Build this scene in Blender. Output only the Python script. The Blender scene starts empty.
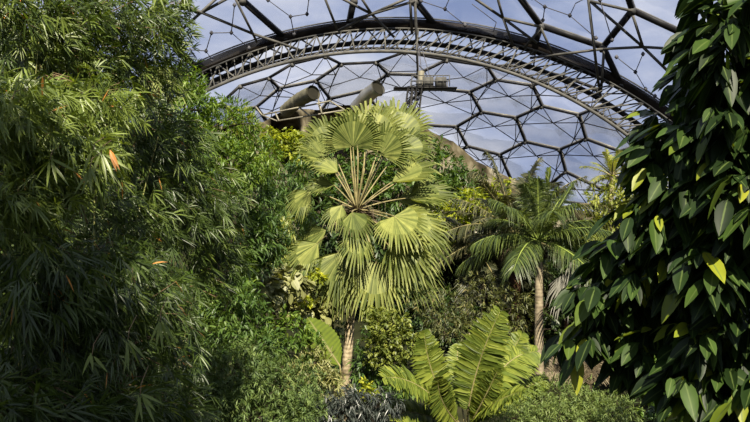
import bpy, math
import numpy as np
from mathutils import Vector, Matrix

rs = np.random.RandomState(7)
COL = bpy.context.scene.collection
PI = math.pi

# ------------------------------------------------------------------ camera
CAM = np.array([0.0, 0.0, 7.0]); F = 729.0; PITCH = math.radians(5.0)
FWD = np.array([0, math.cos(PITCH), math.sin(PITCH)])
UPV = np.array([0, -math.sin(PITCH), math.cos(PITCH)])
def ray(px, py):
    return FWD + np.array([(px - 375) / F, 0, 0]) - UPV * ((py - 211) / F)
def P(px, py, Y):
    d = ray(px, py)
    return CAM + d * (Y / d[1])
def on_sphere(px, py, c, r):
    d = ray(px, py); d = d / np.linalg.norm(d)
    oc = CAM - c; b = oc @ d; q = b * b - (oc @ oc - r * r)
    t = -b + math.sqrt(max(q, 0.0))
    return CAM + d * t
def nrm(a):
    a = np.asarray(a, float)
    return a / np.maximum(np.linalg.norm(a, axis=-1, keepdims=True), 1e-9)

cam = bpy.data.cameras.new('camera'); co = bpy.data.objects.new('camera', cam); COL.objects.link(co)
co.location = CAM; co.rotation_euler = (PI / 2 + PITCH, 0, 0)
cam.sensor_width = 36; cam.lens = F * 36 / 750; cam.clip_end = 2000
bpy.context.scene.camera = co

# ------------------------------------------------------------------ mesh builder
class MB:
    def __init__(s):
        s.v = []; s.idx = []; s.tot = []; s.mat = []; s.n = 0; s.a = []; s.b = []
    def add(s, v, f, mat=0, a=None, b=None):
        v = np.asarray(v, float).reshape(-1, 3); f = np.asarray(f, np.int64)
        if len(v) == 0: return s
        s.v.append(v); s.idx.append((f + s.n).ravel())
        s.tot.append(np.full(len(f), f.shape[1])); s.mat.append(np.full(len(f), mat))
        s.a.append(np.full(len(v), .5) if a is None else np.broadcast_to(a, (len(v),)))
        s.b.append(np.full(len(v), .5) if b is None else np.broadcast_to(b, (len(v),)))
        s.n += len(v); return s
    def tube(s, pts, rad, k=6, mat=0, a=.5):
        pts = np.asarray(pts, float); n = len(pts)
        rad = np.broadcast_to(np.asarray(rad, float), (n,))
        t = np.gradient(pts, axis=0); t = nrm(t)
        ref = np.array([0, 0, 1.0]) if abs(t[:, 2]).mean() < .9 else np.array([1.0, 0, 0])
        x = nrm(np.cross(t, ref)); y = np.cross(t, x)
        ang = np.arange(k) / k * 2 * PI
        v = pts[:, None] + rad[:, None, None] * (np.cos(ang)[None, :, None] * x[:, None] + np.sin(ang)[None, :, None] * y[:, None])
        i = np.arange(n - 1)[:, None] * k; j = np.arange(k)[None]; j2 = (j + 1) % k
        f = np.stack([i + j, i + j2, i + k + j2, i + k + j], -1).reshape(-1, 4)
        s.add(v.reshape(-1, 3), f, mat, a)
        if k <= 8 and k > 3:
            base = s.n - n * k
            for row, rev in ((0, True), (n - 1, False)):
                q = np.arange(k) + base + row * k
                s.idx.append(q[::-1] if rev else q); s.tot.append(np.array([k])); s.mat.append(np.array([mat]))
        return s
    def box(s, c, h, ax=None, mat=0):
        ax = np.eye(3) if ax is None else np.asarray(ax)
        sg = np.array([[x, y, z] for z in (-1, 1) for y in (-1, 1) for x in (-1, 1)], float)
        v = np.asarray(c) + (sg * np.asarray(h)) @ ax
        s.add(v, [[0, 2, 3, 1], [4, 5, 7, 6], [0, 1, 5, 4], [2, 6, 7, 3], [0, 4, 6, 2], [1, 3, 7, 5]], mat); return s
    def beam(s, a, b, w, h, mat=0):
        a = np.asarray(a, float); b = np.asarray(b, float); d = b - a; L = np.linalg.norm(d); d = d / L
        r = nrm(np.cross(d, [0, 0, 1.0])); u = np.cross(r, d)
        return s.box((a + b) / 2, (L / 2, w / 2, h / 2), np.array([d, r, u]), mat)
    def build(s, name, mats, parent=None, origin=None, smooth=False):
        v = np.concatenate(s.v).astype(np.float32) if s.v else np.zeros((0, 3), np.float32)
        org = np.zeros(3) if origin is None else np.asarray(origin, float)
        if origin is None and parent is not None:
            org = np.array(parent['_org'])
        v = v - org.astype(np.float32)
        me = bpy.data.meshes.new(name)
        idx = np.concatenate(s.idx).astype(np.int32); tot = np.concatenate(s.tot).astype(np.int32)
        st = np.concatenate([[0], np.cumsum(tot)[:-1]]).astype(np.int32)
        me.vertices.add(len(v)); me.vertices.foreach_set('co', v.ravel())
        me.loops.add(len(idx)); me.loops.foreach_set('vertex_index', idx)
        me.polygons.add(len(tot)); me.polygons.foreach_set('loop_start', st); me.polygons.foreach_set('loop_total', tot)
        me.polygons.foreach_set('material_index', np.concatenate(s.mat).astype(np.int32))
        if smooth: me.polygons.foreach_set('use_smooth', np.ones(len(tot), bool))
        for nm, arr in (('v', s.a), ('u', s.b)):
            at = me.attributes.new(nm, 'FLOAT', 'POINT'); at.data.foreach_set('value', np.concatenate(arr).astype(np.float32))
        me.update(calc_edges=True)
        for m in (mats if isinstance(mats, (list, tuple)) else [mats]): me.materials.append(m)
        o = bpy.data.objects.new(name, me); COL.objects.link(o)
        if parent is not None:
            o.parent = parent; o['_org'] = list(org)
            o.location = tuple(org - np.array(parent['_org']))
        else:
            o.location = tuple(org); o['_org'] = list(org)
        return o

def thing(name, label, cat, loc, group=None):
    o = bpy.data.objects.new(name, None); COL.objects.link(o)
    o.location = tuple(loc); o['_org'] = [float(q) for q in loc]
    o['label'] = label; o['category'] = cat
    if group: o['group'] = group
    return o
def tag(o, label, cat, group=None):
    o['label'] = label; o['category'] = cat
    if group: o['group'] = group
    return o

# ------------------------------------------------------------------ materials
def nodes(name):
    m = bpy.data.materials.new(name); m.use_nodes = True
    nt = m.node_tree; nt.nodes.clear(); return m, nt, nt.nodes, nt.links
def ramp(N, stops):
    r = N.new('ShaderNodeValToRGB'); e = r.color_ramp.elements
    while len(e) < len(stops): e.new(.5)
    for q, (p, c) in zip(e, stops): q.position = p; q.color = (*c, 1)
    return r
def leafmat(name, stops, trans=.35, rough=.45, rib=None, spec=.5, tcol=(1.5, 1.45, .45)):
    m, nt, N, L = nodes(name)
    at = N.new('ShaderNodeAttribute'); at.attribute_name = 'v'
    r = ramp(N, stops); L.new(at.outputs['Fac'], r.inputs['Fac']); colr = r.outputs['Color']
    tc = N.new('ShaderNodeTexCoord'); no = N.new('ShaderNodeTexNoise'); no.inputs['Scale'].default_value = 9
    L.new(tc.outputs['Object'], no.inputs['Vector'])
    hs = N.new('ShaderNodeHueSaturation'); mp = N.new('ShaderNodeMapRange')
    mp.inputs['To Min'].default_value = .7; mp.inputs['To Max'].default_value = 1.3
    L.new(no.outputs['Fac'], mp.inputs['Value']); L.new(mp.outputs[0], hs.inputs['Value']); L.new(colr, hs.inputs['Color'])
    colr = hs.outputs['Color']
    if rib:
        a2 = N.new('ShaderNodeAttribute'); a2.attribute_name = 'u'
        rr = ramp(N, [(0, (1, 1, 1)), (.16, (0, 0, 0))]); L.new(a2.outputs['Fac'], rr.inputs['Fac'])
        mx = N.new('ShaderNodeMix'); mx.data_type = 'RGBA'
        L.new(rr.outputs['Color'], mx.inputs['Factor']); L.new(colr, mx.inputs['A']); mx.inputs['B'].default_value = (*rib, 1)
        colr = mx.outputs['Result']
    p = N.new('ShaderNodeBsdfPrincipled'); p.inputs['Roughness'].default_value = rough
    p.inputs['Specular IOR Level'].default_value = spec
    L.new(colr, p.inputs['Base Color'])
    t = N.new('ShaderNodeBsdfTranslucent')
    vm = N.new('ShaderNodeVectorMath'); vm.operation = 'MULTIPLY'; vm.inputs[1].default_value = tcol
    L.new(colr, vm.inputs[0]); L.new(vm.outputs[0], t.inputs['Color'])
    ms = N.new('ShaderNodeMixShader'); ms.inputs[0].default_value = trans
    L.new(p.outputs[0], ms.inputs[1]); L.new(t.outputs[0], ms.inputs[2])
    o = N.new('ShaderNodeOutputMaterial'); L.new(ms.outputs[0], o.inputs['Surface'])
    return m
def noisemat(name, stops, scale=3, rough=.8, bump=.4, detail=6, metal=0, stretch=(1, 1, 1)):
    m, nt, N, L = nodes(name)
    tc = N.new('ShaderNodeTexCoord'); mpg = N.new('ShaderNodeMapping'); mpg.inputs['Scale'].default_value = stretch
    L.new(tc.outputs['Object'], mpg.inputs['Vector'])
    no = N.new('ShaderNodeTexNoise'); no.inputs['Scale'].default_value = scale; no.inputs['Detail'].default_value = detail
    L.new(mpg.outputs[0], no.inputs['Vector'])
    r = ramp(N, stops); L.new(no.outputs['Fac'], r.inputs['Fac'])
    p = N.new('ShaderNodeBsdfPrincipled'); p.inputs['Roughness'].default_value = rough; p.inputs['Metallic'].default_value = metal; p.inputs['Specular IOR Level'].default_value = .12
    L.new(r.outputs['Color'], p.inputs['Base Color'])
    if bump:
        b = N.new('ShaderNodeBump'); b.inputs['Strength'].default_value = bump; b.inputs['Distance'].default_value = .1
        L.new(no.outputs['Fac'], b.inputs['Height']); L.new(b.outputs[0], p.inputs['Normal'])
    o = N.new('ShaderNodeOutputMaterial'); L.new(p.outputs[0], o.inputs['Surface'])
    return m

M = {}
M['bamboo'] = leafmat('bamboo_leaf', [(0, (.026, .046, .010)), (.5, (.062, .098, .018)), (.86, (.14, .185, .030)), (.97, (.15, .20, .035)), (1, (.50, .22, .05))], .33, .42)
M['fan'] = leafmat('fan_palm_leaf', [(0, (.035, .055, .008)), (.5, (.125, .152, .038)), (1, (.27, .29, .080))], .32, .5, spec=.22, tcol=(1.35, 1.3, .6))
M['feather'] = leafmat('feather_palm_leaf', [(0, (.014, .028, .007)), (.5, (.045, .070, .016)), (1, (.12, .155, .032))], .28, .4)
M['feather_dark'] = leafmat('dark_palm_leaf', [(0, (.018, .024, .010)), (.6, (.045, .052, .020)), (1, (.10, .095, .040))], .18, .5)
M['dead'] = leafmat('dead_leaf', [(0, (.03, .022, .012)), (.5, (.08, .06, .032)), (1, (.15, .12, .065))], .15, .7, tcol=(1.1, 1, .8))
M['dead_grey'] = leafmat('grey_leaf', [(0, (.10, .10, .08)), (1, (.22, .215, .18))], .15, .7, tcol=(1, 1, 1))
M['broad'] = leafmat('broad_frond', [(0, (.03, .052, .007)), (.5, (.105, .145, .02)), (1, (.235, .27, .042))], .38, .5, spec=.3, tcol=(1.4, 1.35, .45))
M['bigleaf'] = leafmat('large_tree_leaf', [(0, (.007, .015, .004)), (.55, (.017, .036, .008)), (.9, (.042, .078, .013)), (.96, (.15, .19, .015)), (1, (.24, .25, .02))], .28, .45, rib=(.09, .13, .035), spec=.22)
M['lush'] = leafmat('lush_leaf', [(0, (.04, .085, .012)), (.5, (.085, .15, .020)), (1, (.18, .25, .035))], .36, .45)
M['green'] = leafmat('green_leaf', [(0, (.025, .055, .012)), (.5, (.055, .105, .02)), (1, (.11, .17, .03))], .33, .45)
M['undergrowth'] = leafmat('undergrowth_leaf', [(0, (.025, .024, .010)), (.4, (.06, .07, .02)), (.75, (.10, .115, .03)), (1, (.20, .16, .06))], .28, .5)
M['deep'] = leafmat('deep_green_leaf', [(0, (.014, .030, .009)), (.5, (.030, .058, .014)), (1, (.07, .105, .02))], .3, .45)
M['lime'] = leafmat('lime_leaf', [(0, (.11, .15, .015)), (.5, (.24, .28, .02)), (1, (.40, .40, .03))], .4, .45)
M['yellowgreen'] = leafmat('yellow_green_leaf', [(0, (.09, .12, .022)), (.5, (.19, .22, .04)), (1, (.32, .33, .07))], .38, .45)
M['olive'] = leafmat('olive_leaf', [(0, (.09, .10, .032)), (.5, (.18, .19, .065)), (1, (.32, .31, .12))], .25, .5, rib=(.25, .25, .12))
M['silver'] = leafmat('silvery_leaf', [(0, (.012, .018, .014)), (.6, (.034, .042, .034)), (1, (.10, .105, .09))], .1, .35, tcol=(1, 1, .9))
M['grassy'] = leafmat('fine_leaf', [(0, (.035, .065, .016)), (.5, (.085, .135, .032)), (1, (.16, .21, .055))], .3, .55)
M['paddle'] = leafmat('paddle_leaf', [(0, (.05, .085, .006)), (1, (.15, .20, .012))], .45, .6, rib=(.2, .22, .08), spec=.12)
M['culm'] = noisemat('bamboo_cane', [(.3, (.12, .13, .04)), (.7, (.26, .25, .09))], 6, .5, .1)
M['bark'] = noisemat('dark_bark', [(.3, (.014, .011, .007)), (.7, (.05, .038, .025))], 5, .9, .5)
M['twig'] = noisemat('twig', [(.3, (.09, .06, .035)), (.7, (.2, .14, .08))], 5, .8, 0)
M['petiole'] = noisemat('petiole', [(.3, (.11, .10, .04)), (.7, (.27, .23, .11))], 5, .45, 0)
M['soil'] = noisemat('soil', [(.3, (.006, .007, .003)), (.55, (.014, .016, .006)), (.75, (.03, .028, .014))], 1.3, 1, .6)
M['rock'] = noisemat('quarry_rock', [(.34, (.018, .015, .009)), (.46, (.06, .050, .030)), (.56, (.13, .115, .08)), (.72, (.25, .235, .19))], .9, .95, 1.0, 14, stretch=(1, 1, .5))
M['shaggy'] = noisemat('fibrous_bark', [(.3, (.035, .018, .010)), (.7, (.13, .07, .04))], 4, .95, .8, stretch=(4, 4, 1))
M['steel'] = noisemat('galvanised_steel', [(.3, (.045, .045, .043)), (.7, (.10, .097, .088))], 2, .55, 0, metal=.1)
M['steel_dark'] = noisemat('dark_steel', [(.3, (.012, .012, .013)), (.7, (.028, .027, .026))], 2, .5, 0, metal=.4)
M['steel_brown'] = noisemat('brown_channel', [(.3, (.010, .008, .006)), (.7, (.024, .018, .013))], 1.5, .9, 0)
M['alu'] = noisemat('pale_aluminium', [(.3, (.15, .14, .11)), (.7, (.27, .25, .19))], 2, .5, 0, metal=.2)
M['cable'] = noisemat('cable', [(.3, (.05, .05, .06)), (.7, (.09, .09, .1))], 2, .5, 0)
M['duct'] = noisemat('duct_metal', [(.3, (.24, .24, .21)), (.7, (.42, .41, .37))], 1.2, .38, 0, metal=.75)
M['duct_cloth'] = noisemat('duct_sleeve', [(.3, (.07, .068, .048)), (.7, (.16, .15, .105))], 2, .8, .5)
M['mouth_shade'] = noisemat('duct_mouth_shade', [(.3, (.010, .010, .007)), (.7, (.022, .02, .014))], 2, .9, 0)

# palm trunk with rings
def trunkmat(name, stops, ring):
    m, nt, N, L = nodes(name)
    tc = N.new('ShaderNodeTexCoord'); no = N.new('ShaderNodeTexNoise'); no.inputs['Scale'].default_value = 5; no.inputs['Detail'].default_value = 6
    L.new(tc.outputs['Object'], no.inputs['Vector'])
    w = N.new('ShaderNodeTexWave'); w.bands_direction = 'Z'; w.inputs['Scale'].default_value = ring; w.inputs['Distortion'].default_value = 2.5
    L.new(tc.outputs['Object'], w.inputs['Vector'])
    ad = N.new('ShaderNodeMath'); ad.operation = 'MULTIPLY_ADD'; ad.inputs[1].default_value = .10
    L.new(w.outputs['Fac'], ad.inputs[0]); L.new(no.outputs['Fac'], ad.inputs[2])
    r = ramp(N, stops); L.new(ad.outputs[0], r.inputs['Fac'])
    p = N.new('ShaderNodeBsdfPrincipled'); p.inputs['Roughness'].default_value = .8; L.new(r.outputs['Color'], p.inputs['Base Color'])
    b = N.new('ShaderNodeBump'); b.inputs['Strength'].default_value = .6; b.inputs['Distance'].default_value = .03
    L.new(ad.outputs[0], b.inputs['Height']); L.new(b.outputs[0], p.inputs['Normal'])
    o = N.new('ShaderNodeOutputMaterial'); L.new(p.outputs[0], o.inputs['Surface']); return m
M['trunk'] = trunkmat('pale_palm_trunk', [(.38, (.05, .038, .02)), (.52, (.16, .125, .07)), (.66, (.34, .28, .18))], 3.1)
M['trunk2'] = trunkmat('ringed_palm_trunk', [(.36, (.09, .07, .045)), (.52, (.17, .14, .09)), (.7, (.25, .21, .14))], 2.6)
M['shaft'] = noisemat('crownshaft', [(.3, (.10, .15, .03)), (.7, (.22, .27, .06))], 3, .4, 0)

# inflated foil: mostly clear, milky, with a gloss that grows at grazing angles
m, nt, N, L = nodes('clear_foil_cushion')
tr = N.new('ShaderNodeBsdfTransparent'); tr.inputs['Color'].default_value = (.93, .94, .97, 1)
gl = N.new('ShaderNodeBsdfGlossy'); gl.inputs['Roughness'].default_value = .12; gl.inputs['Color'].default_value = (.9, .92, 1, 1)
tl = N.new('ShaderNodeBsdfTranslucent'); tl.inputs['Color'].default_value = (.9, .9, .95, 1)
lw = N.new('ShaderNodeLayerWeight'); lw.inputs['Blend'].default_value = .25
m1 = N.new('ShaderNodeMixShader'); m2 = N.new('ShaderNodeMixShader')
sc_ = N.new('ShaderNodeMath'); sc_.operation = 'MULTIPLY'; sc_.inputs[1].default_value = .30
L.new(lw.outputs['Fresnel'], sc_.inputs[0]); L.new(sc_.outputs[0], m1.inputs[0])
L.new(tr.outputs[0], m1.inputs[1]); L.new(gl.outputs[0], m1.inputs[2])
tc = N.new('ShaderNodeTexCoord'); no = N.new('ShaderNodeTexNoise'); no.inputs['Scale'].default_value = .35; no.inputs['Detail'].default_value = 5
L.new(tc.outputs['Object'], no.inputs['Vector'])
mr = N.new('ShaderNodeMapRange'); mr.inputs['From Min'].default_value = .45; mr.inputs['From Max'].default_value = .75
mr.inputs['To Min'].default_value = .03; mr.inputs['To Max'].default_value = .12; L.new(no.outputs['Fac'], mr.inputs['Value'])
L.new(mr.outputs[0], m2.inputs[0]); L.new(m1.outputs[0], m2.inputs[1]); L.new(tl.outputs[0], m2.inputs[2])
o = N.new('ShaderNodeOutputMaterial'); L.new(m2.outputs[0], o.inputs['Surface']); M['foil'] = m

# ------------------------------------------------------------------ leaves
TM = {
 'lance': ([0, .3, .65, 1], [.12, 1, .72, .03]),
 'lance_long': ([0, .2, .45, .75, 1], [.15, .9, 1, .6, .02]),
 'oval': ([0, .25, .55, .85, 1], [.1, .85, 1, .5, .03]),
 'round': ([0, .2, .5, .8, 1], [.5, .95, 1, .7, .1]),
 'tiny': ([0, .5, 1], [.05, 1, .05]),
}
def leaves(mb, p, d, n, L, W, tm='lance', fold=.35, droop=.15, v=None, mat=0):
    p = np.atleast_2d(p); k = len(p)
    if k == 0: return
    d = nrm(d); s = nrm(np.cross(d, n)); n = np.cross(s, d)
    L = np.broadcast_to(L, (k,)); W = np.broadcast_to(W, (k,)); droop = np.broadcast_to(droop, (k,))
    t, w = map(np.array, TM[tm]); R = len(t)
    if v is None: v = rs.rand(k)
    out = np.empty((k, R, 3, 3))
    for c in (-1, 0, 1):
        out[:, :, c + 1] = (p[:, None] + d[:, None] * (L[:, None] * t)[..., None]
            + s[:, None] * (c * .5 * W[:, None] * w)[..., None]
            + n[:, None] * (abs(c) * fold * .5 * W[:, None] * w)[..., None])
        out[:, :, c + 1, 2] -= droop[:, None] * L[:, None] * t ** 2
    base = np.arange(k)[:, None, None] * (R * 3)
    r = np.arange(R - 1)[None, :, None] * 3; c = np.arange(2)[None, None]
    i = base + r + c
    f = np.stack([i, i + 1, i + 4, i + 3], -1).reshape(-1, 4)
    u = np.tile(np.array([1, 0, 1.0]), k * R)
    mb.add(out.reshape(-1, 3), f, mat, np.repeat(v, R * 3), u)

def rdir(n): return nrm(rs.randn(n, 3))

def smooth(t): t = np.clip(t, 0, 1); return t * t * (3 - 2 * t)
def ground(x, y):
    x = np.asarray(x, float); y = np.asarray(y, float)
    g = 2.0 + 3.2 * (1 - smooth((y - 1.5) / 5.5))
    g = g + 11 * smooth((-x - 3.6) / 5) * smooth((y - 9.5) / 7) * (1 - .8 * smooth((y - 17) / 8))
    g = g + 5 * smooth((x - 6.5) / 6) * smooth((y - 15) / 9) * (1 - .8 * smooth((y - 24) / 5))
    g = g + 2.2 * smooth((y - 20) / 9) + 4.5 * smooth((y - 29) / 6)
    g = g + .15 * np.sin(x * 1.7 + y) * np.cos(y * 1.3 - x * .6)
    return g

# blobs: (px,py,rx_px,ry_px,Y,ry_depth_m)
def cluster_points(blobs, dens, shell=.22, pxarea=True):
    C = []; O = []
    for b in blobs:
        px, py, rx, ry, Y = b[:5]
        c = P(px, py, Y); s = Y / F
        rad = np.array([rx * s, (b[5] if len(b) > 5 else .5 * (rx + ry) * s), ry * s])
        k = max(4, int(dens * rx * ry / 100))
        dd = rdir(k); r = rs.rand(k) ** shell
        r = r * (1 + .12 * rs.randn(k))
        C.append(c + dd * r[:, None] * rad); O.append(nrm(dd / rad))
    return np.concatenate(C), np.concatenate(O)

def plant(name, label, cat, blobs, mat, dens, k, L, W, tm='lance', down=.2, spread=.9, spreadpos=.5, fold=.35, droop=.15,
          shell=.22, bark='bark', trunk_r=.05, group=None, facing=.5, stems=1, vbias=0.0, side=None, maxroot=9.0, root=None):
    """a leafy plant: trunk and limbs from the ground to each leaf mass, leaves in little clusters of k"""
    C, O = cluster_points(blobs, dens, shell)
    n = len(C)
    tw = nrm(O * facing + rdir(n) * .7 + np.array([0, 0, -down]) + (0 if side is None else np.asarray(side)))
    cl = np.repeat(np.arange(n), k); K = len(cl)
    d = nrm(tw[cl] + rdir(K) * spread * .8)
    pos = C[cl] + rdir(K) * (L * spreadpos * rs.rand(K))[:, None] + tw[cl] * (L * .5 * rs.rand(K))[:, None]
    nn = nrm(np.array([0, 0, 1.0]) + .55 * rdir(K) + .25 * O[cl])
    mb = MB(); sz = .65 + .6 * rs.rand(K)
    v = np.clip(rs.rand(n)[cl] * .6 + rs.rand(K) * .4 + vbias, 0, 1)
    leaves(mb, pos, d, nn, L * sz, W * sz, tm, fold, droop, v)
    cen = np.mean([P(*b[:3][:2], b[4]) for b in blobs], axis=0)
    if root is None: root = (cen[0], cen[1])
    rz = float(ground(*root)); rt = np.array([root[0], root[1], rz])
    t = thing(name, label, cat, rt, group)
    mb.build('foliage', M[mat], t)
    # wood
    wb = MB(); fork = rt + (cen - rt) * .45 + np.array([0, 0, .05])
    wb.tube([rt - [0, 0, .25], rt + (fork - rt) * .5 + rs.randn(3) * .06, fork], [trunk_r * 1.3, trunk_r * 1.05, trunk_r * .85], 7)
    wb.build('stem', M[bark], t)
    lb = MB()
    for b in blobs:
        c = P(b[0], b[1], b[4]); mid = (fork + c) / 2 + rs.randn(3) * .12 * np.linalg.norm(c - fork)
        lb.tube([fork, mid, c], [trunk_r * .75, trunk_r * .5, trunk_r * .25], 5)
        for q in range(5):
            e = C[rs.randint(n)]
            if np.linalg.norm(e - c) < 1.3 * max(b[2], b[3]) * b[4] / F * 1.5:
                lb.tube([c, (c + e) / 2 + rs.randn(3) * .04, e], [trunk_r * .22, trunk_r * .15, trunk_r * .07], 4)
    lb.build('branches', M[bark], t)
    return t

# =================================================================== SETTING
# ground
xs = np.linspace(-40, 40, 161); ys = np.concatenate([np.linspace(-14, 46, 121)])
X, Yg = np.meshgrid(xs, ys); Z = ground(X, Yg)
v = np.stack([X, Yg, Z], -1).reshape(-1, 3)
nx = len(xs); i = (np.arange(len(ys) - 1)[:, None] * nx + np.arange(nx - 1)[None]).ravel()
mb = MB(); mb.add(v, np.stack([i, i + 1, i + nx + 1, i + nx], -1))
o = mb.build('ground', M['soil'], smooth=True); o['kind'] = 'structure'
mb = MB(); mb.add([[-300, -300, -.5], [300, -300, -.5], [300, 400, -.5], [-300, 400, -.5]], [[0, 1, 2, 3]])
o = mb.build('ground_outside', M['soil']); o['kind'] = 'structure'

# quarry rock face at the back
TOP = np.array([(-60, 140), (150, 128), (230, 124), (258, 122), (276, 112), (300, 108), (345, 104), (372, 105), (396, 106), (412, 112), (430, 127), (455, 139), (478, 158), (500, 170), (530, 186), (560, 205), (640, 222), (860, 228)], float)
pxs = np.linspace(-60, 860, 230); pys = np.interp(pxs, TOP[:, 0], TOP[:, 1])
rows = []
def rn(x, z, s): return (np.sin(x * 1.3 * s + 2 * np.sin(z * .9 * s)) + np.sin(z * 2.1 * s + 1.3 * np.sin(x * 1.9 * s + 1)) + np.sin((x * .7 + z) * 3.7 * s)) / 3
NR = 46
tops = np.array([P(a, b, 41.0) for a, b in zip(pxs, pys)])
for r in range(NR):
    f = r / (NR - 1)
    if f < .12:
        g = f / .12; p_ = tops.copy(); p_[:, 1] += 4 * (1 - g); p_[:, 2] -= 0.5 * (1 - g)
    else:
        g = (f - .12) / .88; p_ = tops.copy(); p_[:, 2] = tops[:, 2] * (1 - g) + 2.0 * g; p_[:, 1] -= 7.5 * g ** 1.1
    d = 1.0 * rn(p_[:, 0], p_[:, 2] + r * .05, .55) + .45 * rn(p_[:, 0] + 5, p_[:, 2], 1.9) + .14 * rs.randn(len(p_))
    hol = np.exp(-((pxs - 284) / 13) ** 4) + np.exp(-((pxs - 340) / 14) ** 4) + .5 * np.exp(-((pxs - 318) / 8) ** 4)
    p_[:, 1] += 4.5 * hol * smooth((f - .12) * 30) * (1 - smooth((f - .3) * 8))
    p_[:, 1] -= d * min(1, max(0, (f - .06) * 8)); rows.append(p_)
rows = [rows[0] - [0, 0, 14]] + rows
v = np.stack(rows).reshape(-1, 3); nx = len(pxs); R = len(rows)
i = (np.arange(R - 1)[:, None] * nx + np.arange(nx - 1)[None]).ravel()
mb = MB(); mb.add(v, np.stack([i, i + nx, i + nx + 1, i + 1], -1))
o = mb.build('wall_back', M['rock']); o['kind'] = 'structure'

# ---------------------------------------------------------------- arch
D = 45.0
def fit(pts, Yd):
    W = np.array([P(a, b, Yd) for a, b in pts]); A = np.c_[2 * W[:, 0], 2 * W[:, 2], np.ones(len(W))]
    s = np.linalg.lstsq(A, (W[:, 0] ** 2 + W[:, 2] ** 2), rcond=None)[0]
    return s[0], s[1], math.sqrt(s[2] + s[0] ** 2 + s[1] ** 2), W
c1 = [(197, 72), (227, 58), (270, 40), (310, 32), (350, 26), (400, 25), (448, 28.5), (515, 41.5), (550, 53), (596, 71), (630, 90), (667, 113)]
c2 = [(205, 89), (215, 80), (250, 64.5), (290, 50), (318 + 32, 43), (400, 43), (430, 45.5), (487, 54), (530, 68), (575, 87), (639, 122)]
c3 = [(209, 91), (252, 72), (290, 61), (350, 51), (400, 51), (430, 55), (487, 66), (515, 74), (553, 93), (594, 113), (628, 133)]
x1, z1, R1, W1 = fit(c1, D); x2, z2, R2, W2 = fit(c2, D + 1.3); x3, z3, R3, W3 = fit(c3, D - 1.3)
print('ARCH', x1, z1, R1, '|', x2, z2, R2, '|', x3, z3, R3)
def arc(xc, zc, R, Y, n, a0=-72, a1=66, off=0.0):
    a = np.radians(np.linspace(a0, a1, n) + off)
    return np.stack([xc + R * np.sin(a), np.full(n, Y), zc + R * np.cos(a)], -1)
arch = thing('arch_truss', 'curved steel lattice arch spanning the whole roof where the two domes meet', 'truss', (x1, D, z1 + R1 - 2))
# channel of the outer chord
A = arc(x1, z1, R1 + .28, D, 90); B = arc(x1, z1, R1 - .28, D, 90)
mb = MB(); v = []
for a, b in zip(A, B): v += [a + [0, -.32, 0], a + [0, .32, 0], b + [0, .32, 0], b + [0, -.32, 0]]
i = np.arange(89)[:, None] * 4; j = np.arange(4)[None]; j2 = (j + 1) % 4
mb.add(v, np.stack([i + j, i + j2, i + 4 + j2, i + 4 + j], -1).reshape(-1, 4)); mb.build('outer_channel', M['steel_brown'], arch)
mb = MB(); mb.tube(arc(x1, z1, R1 +   .34, D - .36, 90), .05, 6); mb.tube(arc(x1, z1, R1 - .36, D - .36, 90), .055, 6); mb.build('channel_edge', M['steel'], arch)
mb = MB(); mb.tube(arc(x2, z2, R2, D + 1.3, 110), .17, 8); mb.build('rear_chord', M['steel_dark'], arch, smooth=True)
mb = MB(); mb.tube(arc(x3, z3, R3, D - 1.3, 110), .11, 8); mb.build('front_chord', M['steel'], arch, smooth=True)
mb = MB(); mb.tube(arc(x3, z3, R3 + .55, D - .2, 110), .07, 8); mb.build('middle_chord', M['steel_dark'], arch, smooth=True)
nb = 49
Pa = arc(x1, z1, R1 - .34, D - .3, nb, -55, 52); Pc = arc(x3, z3, R3, D - 1.3, nb, -55, 52); Pb = arc(x2, z2, R2, D + 1.3, nb, -55, 52)
for q in range(nb - 1):
    a_, b_ = (Pa[q], Pc[q + 1]) if q % 2 == 0 else (Pc[q], Pa[q + 1])
    MB().tube([a_, b_], .055, 6).build('brace', M['steel'], arch)
    a_, b_ = (Pb[q], Pc[q + 1]) if q % 2 else (Pc[q], Pb[q + 1])
    MB().tube([a_, b_], .05, 6).build('brace', M['steel'], arch)
mb = MB()
for q in range(nb - 1):
    a_, b_ = (Pa[q], Pb[q + 1]) if q % 2 else (Pb[q], Pa[q + 1])
    mb.tube([a_, b_], .05, 6); mb.tube([(Pa[q] + Pa[q + 1]) / 2, (Pc[q] + Pc[q + 1]) / 2], .04, 5)
    mb.tube([Pa[q], Pc[q]], .035, 5)
o = mb.build('lacing', M['steel'], arch); o['kind'] = 'stuff'

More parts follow.
